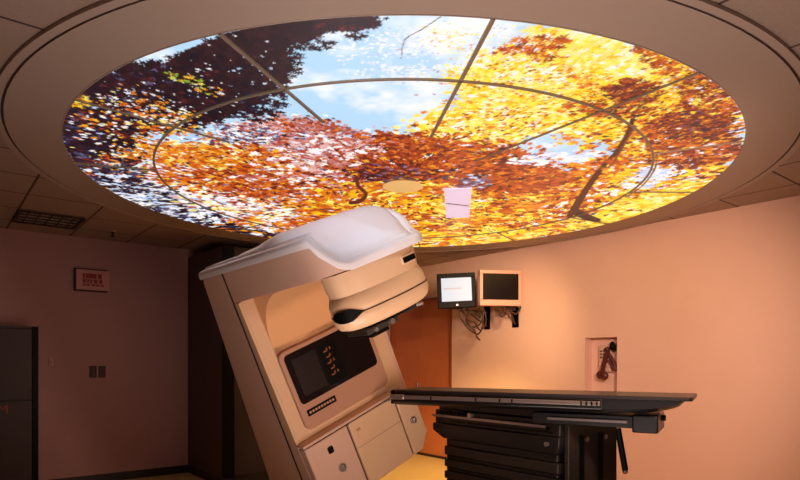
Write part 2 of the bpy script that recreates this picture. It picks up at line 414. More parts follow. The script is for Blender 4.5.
scatter(565, 100, 115, 40, 420, [('orange', 4), ('rust', 4), ('amber', 2)], .9, 2.6, .5, 8)
scatter(480, 128, 60, 20, 150, [('orange', 4), ('rust', 2)], .9, 2.4, .6, -8)
scatter(230, 172, 80, 26, 240, [('rust', 4), ('maroon', 3)], 1, 2.8, .6)
scatter(300, 205, 100, 24, 220, [('maroon', 3), ('rust', 3), ('mauve', 1)], 1, 3, .6)
scatter(500, 212, 140, 22, 320, [('rust', 4), ('maroon', 2)], 1, 3, .6)
scatter(650, 120, 70, 50, 260, [('rust', 4), ('maroon', 2)], 1, 3, .5)
# trunks and twigs
branch([(572, 214), (582, 196), (600, 170), (618, 150), (630, 128), (634, 112)], 3.8, 1.8, (64, 28, 26))
branch([(572, 210), (584, 216), (598, 221)], 2.8, 1.8, (54, 28, 30))
branch([(600, 168), (612, 164), (634, 128)], 1.6, 1.2, (120, 60, 34))
branch([(628, 196), (644, 184), (655, 168), (657, 152)], 1.0, .8, (110, 66, 30))
branch([(440, 17), (424, 28), (405, 40), (401, 58)], .6, .5, (70, 50, 50))
branch([(600, 22), (616, 30), (628, 40)], 1.0, 1.2, (50, 30, 40))
branch([(357, 178), (358, 186), (366, 194), (360, 201), (350, 203)], 2.0, 1.6, (96, 40, 30))
branch([(634, 112), (650, 100), (668, 92)], 1.2, .8, (120, 60, 34))
scatter(628, 112, 30, 6, 50, [('rust', 5), ('maroon', 3)], 1.6, 3.4, .6)
scatter(610, 160, 60, 12, 60, [('orange', 5), ('amber', 3)], 1.8, 4, .7)
scatter(300, 168, 56, 16, 90, [('rose', 3), ('white', 3)], 2, 5.6, .7)

mp = bpy.data.materials.new('ceiling_picture_film'); mp.use_nodes = True
nt = mp.node_tree; pb = nt.nodes['Principled BSDF']; at = nt.nodes.new('ShaderNodeAttribute'); at.attribute_name = 'paint'
nt.links.new(at.outputs['Color'], pb.inputs['Emission Color']); pb.inputs['Emission Strength'].default_value = 1.08
pb.inputs['Base Color'].default_value = (.02, .02, .02, 1); pb.inputs['Roughness'].default_value = .35
def sample(x, y):
    i = np.clip((x-GX0)/(GX1-GX0)*NG-.5, 0, NG-1.001); j = np.clip((y-GY0)/(GY1-GY0)*NG-.5, 0, NG-1.001)
    i0 = i.astype(int); j0 = j.astype(int); fi = (i-i0)[:, None]; fj = (j-j0)[:, None]
    return (IMG[j0, i0]*(1-fi)+IMG[j0, i0+1]*fi)*(1-fj)+(IMG[j0+1, i0]*(1-fi)+IMG[j0+1, i0+1]*fi)*fj
sky = empty('ceiling_picture', frame((CC.x, CC.y, CEIL-.015)) @ Matrix.Diagonal((SX, 1, 1, 1)), 'large round backlit ceiling picture of autumn trees and blue sky', 'light panel')
def panel(r0, r1, t0, t1, nr, na):
    r = np.linspace(r0, r1, nr); t = np.linspace(t0, t1, na)
    rr, tt = np.meshgrid(r, t, indexing='ij'); x = (rr*np.sin(tt)).ravel(); y = (-rr*np.cos(tt)).ravel()
    co = np.stack([x, y, np.zeros_like(x)], 1)
    q = (np.arange(nr-1)[:, None]*na+np.arange(na-1)[None, :]).ravel()
    faces = np.stack([q, q+1, q+na+1, q+na], 1)
    me = bpy.data.meshes.new('picture_panel'); me.from_pydata(co.tolist(), [], faces.tolist())
    ca = me.color_attributes.new('paint', 'FLOAT_COLOR', 'POINT')
    c = sample(x*SX+CC.x, y+CC.y); c4 = np.concatenate([c, np.ones((len(c), 1))], 1).astype(np.float32)
    ca.data.foreach_set('color', c4.ravel()); me.materials.append(mp)
    o = bpy.data.objects.new('picture_panel', me); COL.objects.link(o); o.parent = sky; return o
NSP, A0 = 13, math.radians(8.5)
RM1 = 1.97
for k in range(NSP):
    t0 = A0+k*2*math.pi/NSP; t1 = t0+2*math.pi/NSP
    near = math.cos((t0+t1)/2) > .2
    panel(.05, RM1, t0, t1, 230, 150 if near else 120)
    panel(RM1, RI, t0, t1, 90 if near else 60, 200 if near else 140)
for k in range(NSP):
    t = A0+k*2*math.pi/NSP; dx, dy = math.sin(t), -math.cos(t)
    b = nb(); tf = Matrix(((dx, -dy, 0, 0), (dy, dx, 0, 0), (0, 0, 1, 0), (0, 0, 0, 1)))
    r0 = {0: 1.2, 12: 1.5, 11: 1.6, 1: .9}.get(k, RM1+.01)
    hwd = .010 if k in (0, 12) else .006
    box(b, r0, RI-.002, -hwd, hwd, -.010, -.001, tf=tf); obj('divider', b, 'mull', sky, smooth=0)
obj('divider_ring', annulus(RM1-.008, RM1+.008, -.010, -.001), 'mull', sky)
obj('hub', loft([[(r*math.cos(2*math.pi*k/32), -.10+r*math.sin(2*math.pi*k/32), z) for k in range(32)] for r, z in ((.16, -.001), (.17, -.008), (.155, -.014), (.05, -.016))]), 'hub', sky)
obj('rim', annulus(RI-.007, RI-.0005, -.004, -.001), 'ring', sky)
# pale self-glowing rectangle over the picture, not identified
xa, ya = to_grid(443, 187); xb, yb = to_grid(470, 217)
pe = empty('pale_rectangle', frame(((xa+xb)/2, (ya+yb)/2, CEIL-.018), -.095), 'pale lavender rectangle on the ceiling picture, right of its centre', 'plate')
hx, hy = .115, .5
obj('plate', Bx(-hx, hx, -hy, hy, -.008, 0), 'pale_rect', pe, smooth=0)
obj('seam', Bx(-.12, .12, -.012, .012, -.0095, -.0075, tf=Matrix.Rotation(math.radians(28), 4, 'Z')), 'mull', pe, smooth=0)

# ceiling light louvre and sprinkler
ft = empty('ceiling_light', ROOM @ Matrix.Translation((.98, 7.04, CEIL)), 'unlit square louvred ceiling light above the left wall', 'ceiling light')
hw = .29
fr = nb()
for x0, x1, y0, y1 in ((-hw, hw, -hw, -hw+.03), (-hw, hw, hw-.03, hw), (-hw, -hw+.03, -hw+.03, hw-.03), (hw-.03, hw, -hw+.03, hw-.03)): box(fr, x0, x1, y0, y1, -.022, -.001)
obj('frame', fr, 'seam', ft, smooth=0)
obj('reflector', Bx(-hw+.02, hw-.02, -hw+.02, hw-.02, -.006, -.001), 'vent', ft, smooth=0)
lv = nb()
for k in range(-1, 2): box(lv, -hw+.03, hw-.03, k*.14-.005, k*.14+.005, -.020, -.006)
for k in range(-2, 3): box(lv, k*.1-.003, k*.1+.003, -hw+.03, hw-.03, -.018, -.006)
obj('louvre', lv, 'seam', ft, smooth=0)
sp = empty('sprinkler', ROOM @ Matrix.Translation((1.63, 7.22, CEIL)), 'small sprinkler head hanging from the ceiling right of the square louvred light', 'sprinkler')
obj('escutcheon', cyl(nb(), (0, 0, -.012), (0, 0, -.001), .03), 'ring', sp)
obj('head', cyl(cyl(nb(), (0, 0, -.06), (0, 0, -.012), .012), (0, 0, -.068), (0, 0, -.06), .024), 'seam', sp)

# ------------------------------------------------------------------ left wall furniture
# tall dark cabinet running to the ceiling
sC = hit_left(187.5)
ct = empty('tall_cabinet', ROOM @ Matrix.Translation((sC, WALL_N-.02, 0)), 'tall grey-brown cabinet reaching the ceiling between left wall and gantry', 'cabinet')
D, Wd, Hh = 1.15, 2.3, 2.80
obj('side_panel', Bx(0, .03, -D, 0, .1, Hh), 'cab', ct, smooth=0)
obj('corner_post', Bx(0, .13, -D-.03, -D-.001, .1, Hh), 'black', ct, smooth=0)
obj('carcass', Bx(.031, Wd, -D+.0, -.001, .1, Hh), 'cab3', ct, smooth=0)
for k in range(3):
    x0 = .135+k*.72
    dd = obj('door', Bx(x0, x0+.712, -D-.024, -D-.001, .12, Hh-.02), 'cab2', ct, bevel=.004)
    obj('handle', Bx(x0+.64, x0+.66, -D-.05, -D-.024, 1.1, 1.25), 'metal', dd)
obj('plinth', Bx(.0, Wd, -D+.02, 0, 0, .1), 'base', ct, smooth=0)
# low dark cabinet at the frame's left edge
sL = 1.06
c2 = empty('storage_cabinet', ROOM @ Matrix.Translation((sL, WALL_N-.03, 0)), 'dark two-tier storage cabinet against the left wall at the left edge', 'cabinet')
# right edge at px 38
D2 = .5
def s_at(px, n):
    k = (px-400)/FOC; lx, ly = math.cos(PHI), math.sin(PHI)
    return (n*ly + k*n*lx)/(lx - k*ly)
sR = s_at(38.5, WALL_N-.03-D2)-sL
hC = h_at(s_at(38, WALL_N-.53), WALL_N-.53, 326.5)
obj('carcass', Bx(sR-1.1, sR-.055, -D2+.02, -.001, .06, hC-.02), 'cab3', c2, smooth=0)
obj('end_panel', Bx(sR-.054, sR, -D2, 0, 0, hC), 'black', c2, smooth=0)
obj('top', Bx(sR-1.1, sR-.055, -D2, 0, hC-.02, hC), 'cab3', c2, smooth=0)
hm = h_at(s_at(20, WALL_N-.53), WALL_N-.53, 400.5)
dl = obj('door', Bx(sR-1.09, sR-.06, -D2, -D2+.019, .08, hm-.006), 'cab3', c2, bevel=.003)
obj('door', Bx(sR-1.09, sR-.06, -D2, -D2+.019, hm+.006, hC-.03), 'cab3', c2, bevel=.003)
def text(body, size, m, mtx, parent, name='lettering'):
    cu = bpy.data.curves.new(name, 'FONT'); cu.body = body; cu.size = size; cu.extrude = .001; cu.align_x = 'CENTER'; cu.align_y = 'CENTER'
    o = bpy.data.objects.new(name, cu); COL.objects.link(o)
    dg = bpy.context.evaluated_depsgraph_get(); me = bpy.data.meshes.new_from_object(o.evaluated_get(dg))
    bpy.data.objects.remove(o); me.materials.clear(); me.materials.append(M[m])
    r = bpy.data.objects.new(name, me); COL.objects.link(r); r.parent = parent; r.matrix_local = mtx; return r
sM = s_at(3, WALL_N-.53)-sL
text('M', .13, 'red', Matrix.Translation((sM, -D2-.003, h_at(s_at(3, WALL_N-.53), WALL_N-.53, 410))) @ Matrix.Rotation(math.pi/2, 4, 'X'), dl)

def wall_plate(name, px0, px1, py0, py1, label, cat, m, group=None, th=.02):
    s0, s1 = hit_left(px0), hit_left(px1); z0, z1 = h_at((s0+s1)/2, WALL_N, py1), h_at((s0+s1)/2, WALL_N, py0)
    e = empty(name, ROOM @ Matrix.Translation(((s0+s1)/2, WALL_N, (z0+z1)/2)), label, cat, group)
    w_, h_ = (s1-s0)/2, (z1-z0)/2
    obj('plate', Bx(-w_, w_, -th, -.001, -h_, h_), m, e, bevel=.004); return e, w_, h_
sg, w_, h_ = wall_plate('wall_sign', 75.5, 108.5, 270.5, 290.5, 'white and red warning sign high on the left wall', 'sign', 'plate', th=.04)
obj('back_box', Bx(-w_-.02, w_-.02, -.035, -.001, -h_-.015, h_+.01), 'seam', sg, smooth=0)
rb = nb()
for row, zz, hh in ((0, .045, .030), (1, -.015, .022), (2, -.06, .012)):
    x = -w_*.62
    while x < w_*.55:
        wd = random.uniform(.02, .045)
        box(rb, x, x+wd, -.044, -.0395, zz-hh, zz+hh) if row < 2 else box(rb, x, x+wd, -.044, -.0395, zz-hh, zz+hh)
        x += wd+random.uniform(.008, .016)
obj('lettering', rb, 'red', sg, smooth=0)
obj('red_band', Bx(-w_*.25, w_*.12, -.0448, -.0442, .02, .075), 'red', sg, smooth=0)
for i, (a0, a1, lab) in enumerate(((89.5, 96.5, 'left brown outlet plate of the pair on the left wall'), (98.5, 105.5, 'right brown outlet plate of the pair on the left wall'))):
    e, w_, h_ = wall_plate('wall_outlet', a0, a1, 366, 377.5, lab, 'outlet', 'outlet', 'outlet plates on the left wall', .012)
    for zz in (-h_*.45, h_*.45):
        obj('socket', Bx(-w_*.5, w_*.5, -.016, -.012, zz-.025, zz+.025), 'cab', e, bevel=.004)
e, w_, h_ = wall_plate('light_switch', 48.5, 53, 357, 366, 'small pale switch plate beside the dark storage cabinet', 'switch', 'plate', th=.01)
obj('toggle', Bx(-.008, .008, -.02, -.01, -.015, .015), 'ring', e, bevel=.003)

# ------------------------------------------------------------------ right wall: monitors
def Pz(px, py, Y): return Vector(((px-400)/FOC*Y, Y, CAM_H-(py-361)*Y/FOC))
def monitor(name, px, py, Y, wpx, hpx, depth, label, body, scr, rz, ry, bez):
    c = Pz(px, py, Y); W_, H_ = wpx/FOC*Y/2, hpx/FOC*Y/2
    e = empty(name, Matrix.Translation(c) @ Matrix.Rotation(rz, 4, 'Z') @ Matrix.Rotation(ry, 4, 'Y'), label, 'monitor')
    # housing narrows to the back
    rings = [[(x*W_*k, y, z*H_*k) for x, z in ((-1, -1), (1, -1), (1, 1), (-1, 1))] for y, k in ((0, .985), (.02, 1), (.10, 1), (.12, .93), (depth, .74))]
    obj('housing', loft(rings), body, e, bevel=.008)
    bt, bs, bb_ = bez
    fb = nb()
    box(fb, -W_, W_, -.018, .002, -H_, -H_+bb_); box(fb, -W_, W_, -.018, .002, H_-bt, H_)
    box(fb, -W_, -W_+bs, -.018, .002, -H_+bb_, H_-bt); box(fb, W_-bs, W_, -.018, .002, -H_+bb_, H_-bt)
    obj('bezel', fb, body, e, bevel=.006)
    s = obj('screen', Bx(-W_+bs, W_-bs, -.010, -.001, -H_+bb_, H_-bt), scr, e, smooth=0)
    return e, W_, H_
m1, W1, H1 = monitor('wall_monitor', 456.5, 290.5, 7.75, 38, 34.5, .26, 'black-framed monitor with a lit white screen on the right wall', 'black', 'lit', math.radians(-2), math.radians(-2.5), (.060, .052, .085))
tx = nb(); x = -.16
while x < .06:
    wd = random.uniform(.01, .025); box(tx, x, x+wd, -.0125, -.010, .02, .034); x += wd+.006
obj('screen_text', tx, 'grayt', m1, smooth=0)
obj('power_button', cyl(nb(), (0, -.024, -H1+.035), (0, -.016, -H1+.035), .012), 'metal', m1)
m2, W2, H2 = monitor('wall_monitor', 500.5, 288, 7.55, 43, 35.5, .30, 'beige-framed monitor with a dark screen right of the lit one', 'beige', 'glass', math.radians(8), 0, (.045, .040, .075))
# brackets run back to the right wall
def to_wall(p):                   # foot of a point on the right wall
    q = ROOM.inverted() @ p; return Vector((WALL_S-.002, q.y, q.z))
RI_ = ROOM.inverted()
def bracket(name, mon, H_, label, dx, mtop):
    p = mon.matrix_world @ Vector((dx, .10, -H_-.001)); q = RI_ @ p
    e = empty(name, ROOM @ Matrix.Translation((WALL_S, q.y, q.z)), label, 'bracket')
    L = WALL_S-q.x
    b = obj('wall_plate', Bx(-.02, -.001, -.05, .05, -.26, .06), 'black', e, bevel=.004)
    obj('arm', box(box(nb(), -L-.03, -.02, -.018, .018, -.045, -.012), -L-.06, -L+.06, -.1, .1, -.012, 0), 'cable', e, bevel=.003)
    obj('brace', tube(nb(), [(-L*.75, 0, -.045), (-.02, 0, -.22)], .012), 'cable', e)
    return e
bracket('monitor_bracket', m1, H1, 'black wall bracket under the lit monitor', .06, 0)
bracket('monitor_bracket', m2, H2, 'black wall bracket under the beige monitor', .13, 0)
Yc = 7.72
cb = nb()
for pts in ([(459, 309), (461, 318), (468, 328), (478, 334), (483, 324), (482, 310)],
            [(463, 309), (468, 320), (474, 322), (480, 330), (486, 322), (484, 309)],
            [(460, 309), (466, 314), (474, 312), (480, 318), (479, 308)],
            [(470, 309), (466, 322), (474, 330), (477, 337), (480, 340)],
            [(464, 309), (470, 326), (480, 324), (484, 312)]):
    tube(cb, smooth_path([Pz(x, y, Yc+.05*math.sin(i*2.1+pts[0][0])) for i, (x, y) in enumerate(pts)], 5), .011, 6)
o = obj('monitor_cables', cb, 'cable', label='tangle of dark cables hanging below the two wall monitors', cat='cables')
cb = nb(); tube(cb, smooth_path([Pz(x, y, 7.6) for x, y in [(496, 307), (500, 313), (508, 310), (516, 314), (521, 307)]], 5), .011, 6)
tube(cb, smooth_path([Pz(x, y, 7.58) for x, y in [(499, 307), (501, 316), (505, 314), (504, 307)]], 5), .016, 6)
obj('monitor_cable', cb, 'cable', label='short dark cable looping below the beige monitor', cat='cable')

# wall telephone in the niche
nc = (hit_right(601)); zc_ = h_at(WALL_S, nc, 361)
ph = empty('wall_telephone', ROOM @ Matrix.Translation((WALL_S+T, nc, zc_)) @ Matrix.Rotation(-math.pi/2, 4, 'Z'), 'white wall telephone with dark red handset in the niche of the right wall', 'telephone')
# local x = along wall (towards viewer = image right), local y = away from the room
pxm = h_at(WALL_S, nc, 360)-h_at(WALL_S, nc, 361)
def q(px, py): return ((px-601)*pxm*1.32, -(py-361)*pxm)
x0, z1 = q(596, 345); x1, z0 = q(606, 372)
obj('base', Bx(x0, x1, -.07, -.001, z0, z1), 'phone', ph, bevel=.012)
obj('cradle', Bx(x0+.01, x1-.01, -.085, -.07, z0+.06, z0+.10), 'phone', ph, bevel=.006)
hs = nb(); pts = [(606, 350), (604, 358), (602, 366), (601, 374)]
tube(hs, smooth_path([(q(x, y)[0], -.115, q(x, y)[1]) for x, y in pts], 5), .026, 10)
for (x, y), r in (((602, 376), .055), ((605, 349), .03)): ball(hs, (q(x, y)[0], -.105, q(x, y)[1]), r, .035, r*.9)
ball(hs, (q(598.5, 375)[0], -.10, q(598.5, 375)[1]), .045, .03, .05)
obj('handset', hs, 'phone_dark', ph)
cd_ = nb(); pts = [(603, 348), (606, 354), (610, 362), (612, 370), (609, 366), (606, 360)]
tube(cd_, smooth_path([(q(x, y)[0], -.10, q(x, y)[1]) for x, y in pts], 6), .018, 8)
obj('cord', cd_, 'phone_dark', ph)
kb = nb()
for i in range(3):
    for j in range(3): box(kb, x0+.02+i*.035, x0+.045+i*.035, -.076, -.07, z1-.15+j*.035, z1-.13+j*.035)
obj('keypad', kb, 'cab', ph, smooth=0)
hk = empty('niche_handset', ROOM @ Matrix.Translation((WALL_S+T, hit_right(610), h_at(WALL_S, nc, 346))) @ Matrix.Rotation(-math.pi/2, 4, 'Z'), 'small black device hanging above the telephone in the wall niche', 'device')
obj('hook', Bx(-.02, .02, -.07, -.001, .01, .05), 'phone', hk, bevel=.004)
obj('body', ball(ball(nb(), (0, -.09, 0), .035, .03, .05), (.04, -.09, -.03), .04, .03, .028), 'black', hk)

# ------------------------------------------------------------------ treatment machine
TH = math.radians(24)
aV = Vector((math.sin(PHI), -math.cos(PHI), 0)); lV = Vector((math.cos(PHI), math.sin(PHI), 0)); zV = Vector((0, 0, 1))
wV = lV*math.cos(TH)+zV*math.sin(TH); uV = zV*math.cos(TH)-lV*math.sin(TH)
GO = Vector((-.353, 4.2, 1.185))
GM = Matrix(((wV.x, -aV.x, uV.x, GO.x), (wV.y, -aV.y, uV.y, GO.y), (wV.z, -aV.z, uV.z, GO.z), (0, 0, 0, 1)))
floor_pt = GO-aV*.9; floor_pt.z = 0
gan = empty('radiotherapy_gantry', Matrix.Translation(floor_pt), 'tilted white and beige radiotherapy gantry with overhanging treatment head', 'medical machine')
def g(name, bm, m, parent=None, **k):      # bm in gantry coordinates (w, -a, u)
    o = obj(name, bm, m, **k); o.parent = parent or gan; o.matrix_world = GM
    o.matrix_parent_inverse = (parent or gan).matrix_world.inverted() if parent is None else Matrix.Identity(4)
    if parent is None: o.matrix_basis = GM
    else: o.matrix_basis = Matrix.Identity(4)
    return o
bpy.context.view_layer.update()
def L(w_, u_, a_): return (w_, -a_, u_)
def side(pts, w0, w1): return prism(pts, w0, w1, lambda p, h: L(h, p[1], p[0]))   # pts (a,u)
def slab(wu, a0, a1): return prism(wu, a0, a1, lambda p, h: L(p[0], p[1], h))     # pts (w,u)
UB = -.61
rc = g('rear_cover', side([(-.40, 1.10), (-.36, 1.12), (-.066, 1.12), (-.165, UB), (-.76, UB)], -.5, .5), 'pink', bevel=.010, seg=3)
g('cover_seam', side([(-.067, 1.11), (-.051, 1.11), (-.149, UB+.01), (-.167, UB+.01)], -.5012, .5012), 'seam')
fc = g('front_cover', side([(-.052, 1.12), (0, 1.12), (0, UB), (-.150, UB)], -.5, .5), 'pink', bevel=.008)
g('edge_ridge', side([(-.030, .915), (.012, .915), (.012, -.09), (-.06, -.09)], -.507, -.485), 'tan', bevel=.004)
g('face_panel', side([(0, .915), (.008, .915), (.008, -.1), (0, -.1)], -.484, .46), 'tan', smooth=0)
# arm
nose = [(-.5, 0), (-.5, .86), (-.492, .95), (-.470, 1.02), (-.425, 1.07), (-.365, 1.095), (-.1, 1.115), (.09, 1.10), (.16, 1.05), (.27, .92), (.40, .70), (.45, .45), (.46, 0)]
def dense(p, step=.04):
    out = []
    for i in range(len(p)):
        a, b = Vector(p[i]), Vector(p[(i+1) % len(p)]); n = max(1, int((b-a).length/step))
        out += [a.lerp(b, k/n) for k in range(n)]
    return out
def ubot(a_): return .92+.034*max(0, a_)
np_ = dense(nose)
# white hood over the arm: flange then raised crown
hood = [(-.504, -.42), (-.504, .86), (-.497, .95), (-.476, 1.024), (-.430, 1.078), (-.37, 1.106), (-.1, 1.128), (.097, 1.112), (.17, 1.06), (.282, .926), (.412, .704), (.47, .45), (.51, 0), (.51, -.42)]
hp = dense(hood, .03)
cen = Vector((-.02, .42))
def sm(x, a_, b_):
    t = min(1, max(0, (x-a_)/(b_-a_))); return t*t*(3-2*t)
def flange(p):                    # lower edge: high along the arm, low round the head
    f_ = min(1, max(0, (p.y-.985)/.115)) if p.x < 0 else sm(p.y, .5, .92)
    return 1.118-.165*f_
def off(i, d):                    # outline point moved inwards along its normal
    p, a_, b_ = hp[i], hp[i-4], hp[(i+4) % len(hp)]
    t = (b_-a_).normalized(); n = Vector((t.y, -t.x))
    if n.dot(cen-p) < 0: n = -n
    return p+n*d
def crown(p):                     # crown height over the plan
    base = 1.165+.030*sm(p.y, -.35, .1)+.036*sm(p.y, .1, .6)
    t_ = min(1, max(0, (p.y+.28*max(0, p.x)-.50)/.60)); drop = .75*t_**1.5+.25*sm(t_, 0, .5)*t_
    return base-.235*drop-.035*sm(abs(p.x+.02), .30, .5)
def atop(p):
    if p.x < 0 and p.y > .9 or p.y > .45 and p.x > 0:
        return flange(p)+.014
    return 1.116
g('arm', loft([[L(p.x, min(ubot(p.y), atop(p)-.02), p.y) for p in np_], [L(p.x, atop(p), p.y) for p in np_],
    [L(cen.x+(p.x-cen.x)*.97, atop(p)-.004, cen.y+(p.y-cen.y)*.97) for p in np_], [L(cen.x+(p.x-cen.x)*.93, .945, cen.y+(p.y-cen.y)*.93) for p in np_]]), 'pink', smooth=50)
rings = []
for d_, up_ in ((0, -.004), (0, .022), (.004, .034), (.014, .044), (.040, .050), (.048, .047), (.054, .044), (.060, .050), (.068, .062)):
    rings.append([L(off(i, d_).x, flange(hp[i])+up_, off(i, d_).y) for i in range(len(hp))])
for k in (.985, .96, .93, .89, .84, .78, .71, .63, .54, .44, .33, .2, .08):
    rg = []
    for i in range(len(hp)):
        q_ = cen+(off(i, .068)-cen)*k; mx_ = sm(1-k, 0, .08)
        rg.append(L(q_.x, (flange(hp[i])+.066)*(1-mx_)+crown(q_)*mx_, q_.y))
    rings.append(rg)
hb = loft(rings, cap=False); hb.verts.ensure_lookup_table()
hb.faces.new([hb.verts[len(hb.verts)-len(hp)+i] for i in range(len(hp))])
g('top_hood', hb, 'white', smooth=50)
g('hood_rear', side([(-.40, 1.10), (-.385, 1.135), (-.1, 1.16), (.0, 1.12)], -.495, .495), 'white', bevel=.01)
# concave inner cowl between face and underside of the arm
pr = [(0, .50), (.008, .50)]
for k in range(13):
    t = math.pi-(math.pi/2)*k/12; pr.append((.36+.352*math.cos(t), .565+.352*math.sin(t)))
pr += [(.36, .93), (0, .93)]
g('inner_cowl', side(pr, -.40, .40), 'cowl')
# treatment head
head = chaikin([(-.37, .80), (-.48, .94), (-.475, 1.05), (-.38, 1.11), (-.15, 1.13), (.06, 1.10), (.145, 1.01), (.2, .86), (.2, .72), (-.25, .70)], 2)
hc = Vector((-.14, .92))
def hr(k, u_, off=0): return [L(hc.x+(p.x-hc.x)*k, u_, hc.y+(p.y-hc.y)*k) for p in head]
g('head_neck', loft([hr(.92, .72), hr(.92, .80), hr(.925, .835), hr(.945, .88), hr(.955, .925), hr(.955, .95)]), 'tan', smooth=60)
hs_ = g('head_shell', loft([hr(.88, .845), hr(.94, .83), hr(.99, .795), hr(1.005, .748), hr(.995, .742), hr(1.01, .734), hr(1.01, .71), hr(.985, .69), hr(.94, .668), hr(.84, .655), hr(.5, .65)]), 'tan', smooth=60)
g('shell_seam', loft([hr(1.004, .739), hr(1.012, .739), hr(1.012, .746), hr(1.004, .746), hr(1.004, .739)], cap=False), 'seam')
# oval black port wraps the left front corner of the head
port = nb()
po = []
for k in range(24):
    t = 2*math.pi*k/24; ang = math.radians(157)+math.cos(t)*math.radians(15)*-1
    hh = .744+math.sin(t)*.032*(1 if math.cos(t) < .3 else max(.15, 1-(math.cos(t)-.3)*1.25))
    po.append((ang, hh))
def edge(ang, k):
    # exact crossing of a ray with the outline
    d_ = Vector((math.cos(ang), math.sin(ang)))
    for i in range(len(head)):
        p, r_ = head[i]-hc, head[(i+1) % len(head)]-hc; e_ = r_-p
        den = d_.x*e_.y-d_.y*e_.x
        if abs(den) < 1e-9: continue
        t = (p.x*e_.y-p.y*e_.x)/den; s_ = (p.x*d_.y-p.y*d_.x)/den
        if t > 0 and -1e-6 <= s_ <= 1: return hc+d_*t*k
    return hc+d_*.3
pr1 = [(L(edge(a_, 1.03).x, h_, edge(a_, 1.03).y)) for a_, h_ in po]; pr0 = [(L(edge(a_, .93).x, h_, edge(a_, .93).y)) for a_, h_ in po]
ca = math.radians(160); ce = edge(ca, 1.03)
b = nb(); v1 = [b.verts.new(p) for p in pr1]; v0 = [b.verts.new(p) for p in pr0]
# inner fan follows the curve through vertical strips
for i in range(24): b.faces.new((v1[i], v1[(i+1) % 24], v0[(i+1) % 24], v0[i]))
for i in range(12):
    j = (24-i) % 24; j2 = 24-i-1
    if i == 0: b.faces.new((v1[0], v1[1], v1[23]))
    elif i < 11: b.faces.new((v1[i], v1[i+1], v1[j2], v1[j]))
    else: b.faces.new((v1[11], v1[12], v1[13]))
g('side_port', b, 'black')
# slot on the head front, near the right
g('front_slot', Bx(-.045, .045, -.03, .01, -.015, .015, tf=Matrix.Translation(L(-.01, .892, 1.085)) @ Matrix.Rotation(math.radians(4), 4, 'Z')), 'black', bevel=.004)
g('slot_surround', Bx(-.056, .056, -.024, .01, -.023, .023, tf=Matrix.Translation(L(-.01, .892, 1.085)) @ Matrix.Rotation(math.radians(4), 4, 'Z')), 'tan', bevel=.008)
# collimator
co_ = g('collimator', loft([[L(-.14+.22*k*math.cos(t), u_, .90+.14*k*math.sin(t)) for t in [2*math.pi*i/32 for i in range(32)]] for k, u_ in ((.9, .655), (1, .645), (.95, .628), (.6, .622))]), 'black')
tr = nb(); box(tr, -.36, -.14, -1.03, -.84, .60, .632)
g('accessory_tray', tr, 'mech2', bevel=.006)
g('accessory_tray', Bx(-.33, -.21, -1.02, -.86, .578, .599), 'black', bevel=.005)
g('wedge_slot', Bx(-.06, .06, -1.00, -.84, .612, .640), 'mech2', bevel=.006)
for c0, c1, r_ in (((-.20, .618, 1.03), (-.20, .618, 1.055), .015), ((-.31, .616, 1.03), (-.31, .616, 1.05), .011), ((.03, .626, 1.0), (.05, .626, 1.03), .010)):
    g('tray_knob', cyl(nb(), L(*c0), L(*c1), r_), 'metal')
# display on the face
bz = g('display_bezel', slab(rrect(-.405, .345, -.035, .525, .05), .0, .035), 'bezel', bevel=.01)
sc_ = g('display_screen', slab(rrect(-.375, .305, .145, .495, .03), .03, .0375), 'glass')
g('display_recess', slab(rrect(-.33, -.14, .19, .45, .01), .036, .039), 'glass2', smooth=0)
g('display_recess', slab(rrect(-.125, .03, .17, .46, .01), .036, .039), 'black', smooth=0)
for j in range(5):
    b = nb()
    for i in range(2 if j % 2 else 3):
        x_ = -.085+i*.026+(.01 if j % 2 else 0); y_ = .23+j*.042
        box(b, x_, x_+.027, -.0415, -.0385, y_, y_+.010) if i == 0 else box(b, x_, x_+.010, -.0415, -.0385, y_+.006, y_+.024)
    g('display_line', b, 'digit', smooth=0)
g('name_strip', slab(rrect(-.36, -.12, .055, .10, .006), .034, .038), 'black', smooth=0)
ns = nb()
for i in range(9): box(ns, -.345+i*.024, -.328+i*.024, -.0395, -.0375, .07, .085)
g('strip_marks', ns, 'bezel', smooth=0)
# counterweight box with three panels
g('ledge', slab([(-.51, -.105), (.30, -.105), (.30, -.085), (-.51, -.085)], 0, .10), 'pink', bevel=.006)
g('ledge_gap', slab([(-.42, -.125), (.29, -.125), (.29, -.106), (-.42, -.106)], 0, .075), 'seam', smooth=0)
p1 = g('counterweight_panel', slab([(-.5, -.118), (-.142, -.118), (-.142, UB), (-.46, UB), (-.5, UB+.05)], 0, .08), 'pink', bevel=.010)
p2 = g('counterweight_panel', slab([(-.128, -.118), (.298, -.118), (.298, UB), (-.128, UB)], 0, .08), 'tan', bevel=.010)
p3 = g('counterweight_panel', slab([(.312, -.118), (.44, -.118), (.49, -.20), (.495, -.50), (.40, UB), (.312, UB)], 0, .08), 'tan', bevel=.010)
g('panel_gap', slab([(-.14, -.12), (.31, -.12), (.31, UB+.01), (-.14, UB+.01)], 0, .06), 'seam', smooth=0)
g('latch', slab(rrect(-.345, -.30, -.235, -.185, .012), .078, .083), 'black')
def dial(w_, u_, s_=1.):
    b = nb(); cyl(b, L(w_, u_, .078), L(w_, u_, .092), .03*s_); box(b, w_-.008, w_+.008, -.110, -.09, u_-.024*s_, u_+.024*s_)
    return b
g('latch_knob', dial(-.29, -.365), 'metal', bevel=.003)
g('latch_knob', dial(.40, -.36, .9), 'metal', bevel=.003)
g('latch_mark', slab(rrect(-.085, -.05, -.20, -.18, .004), .078, .082), 'bezel')
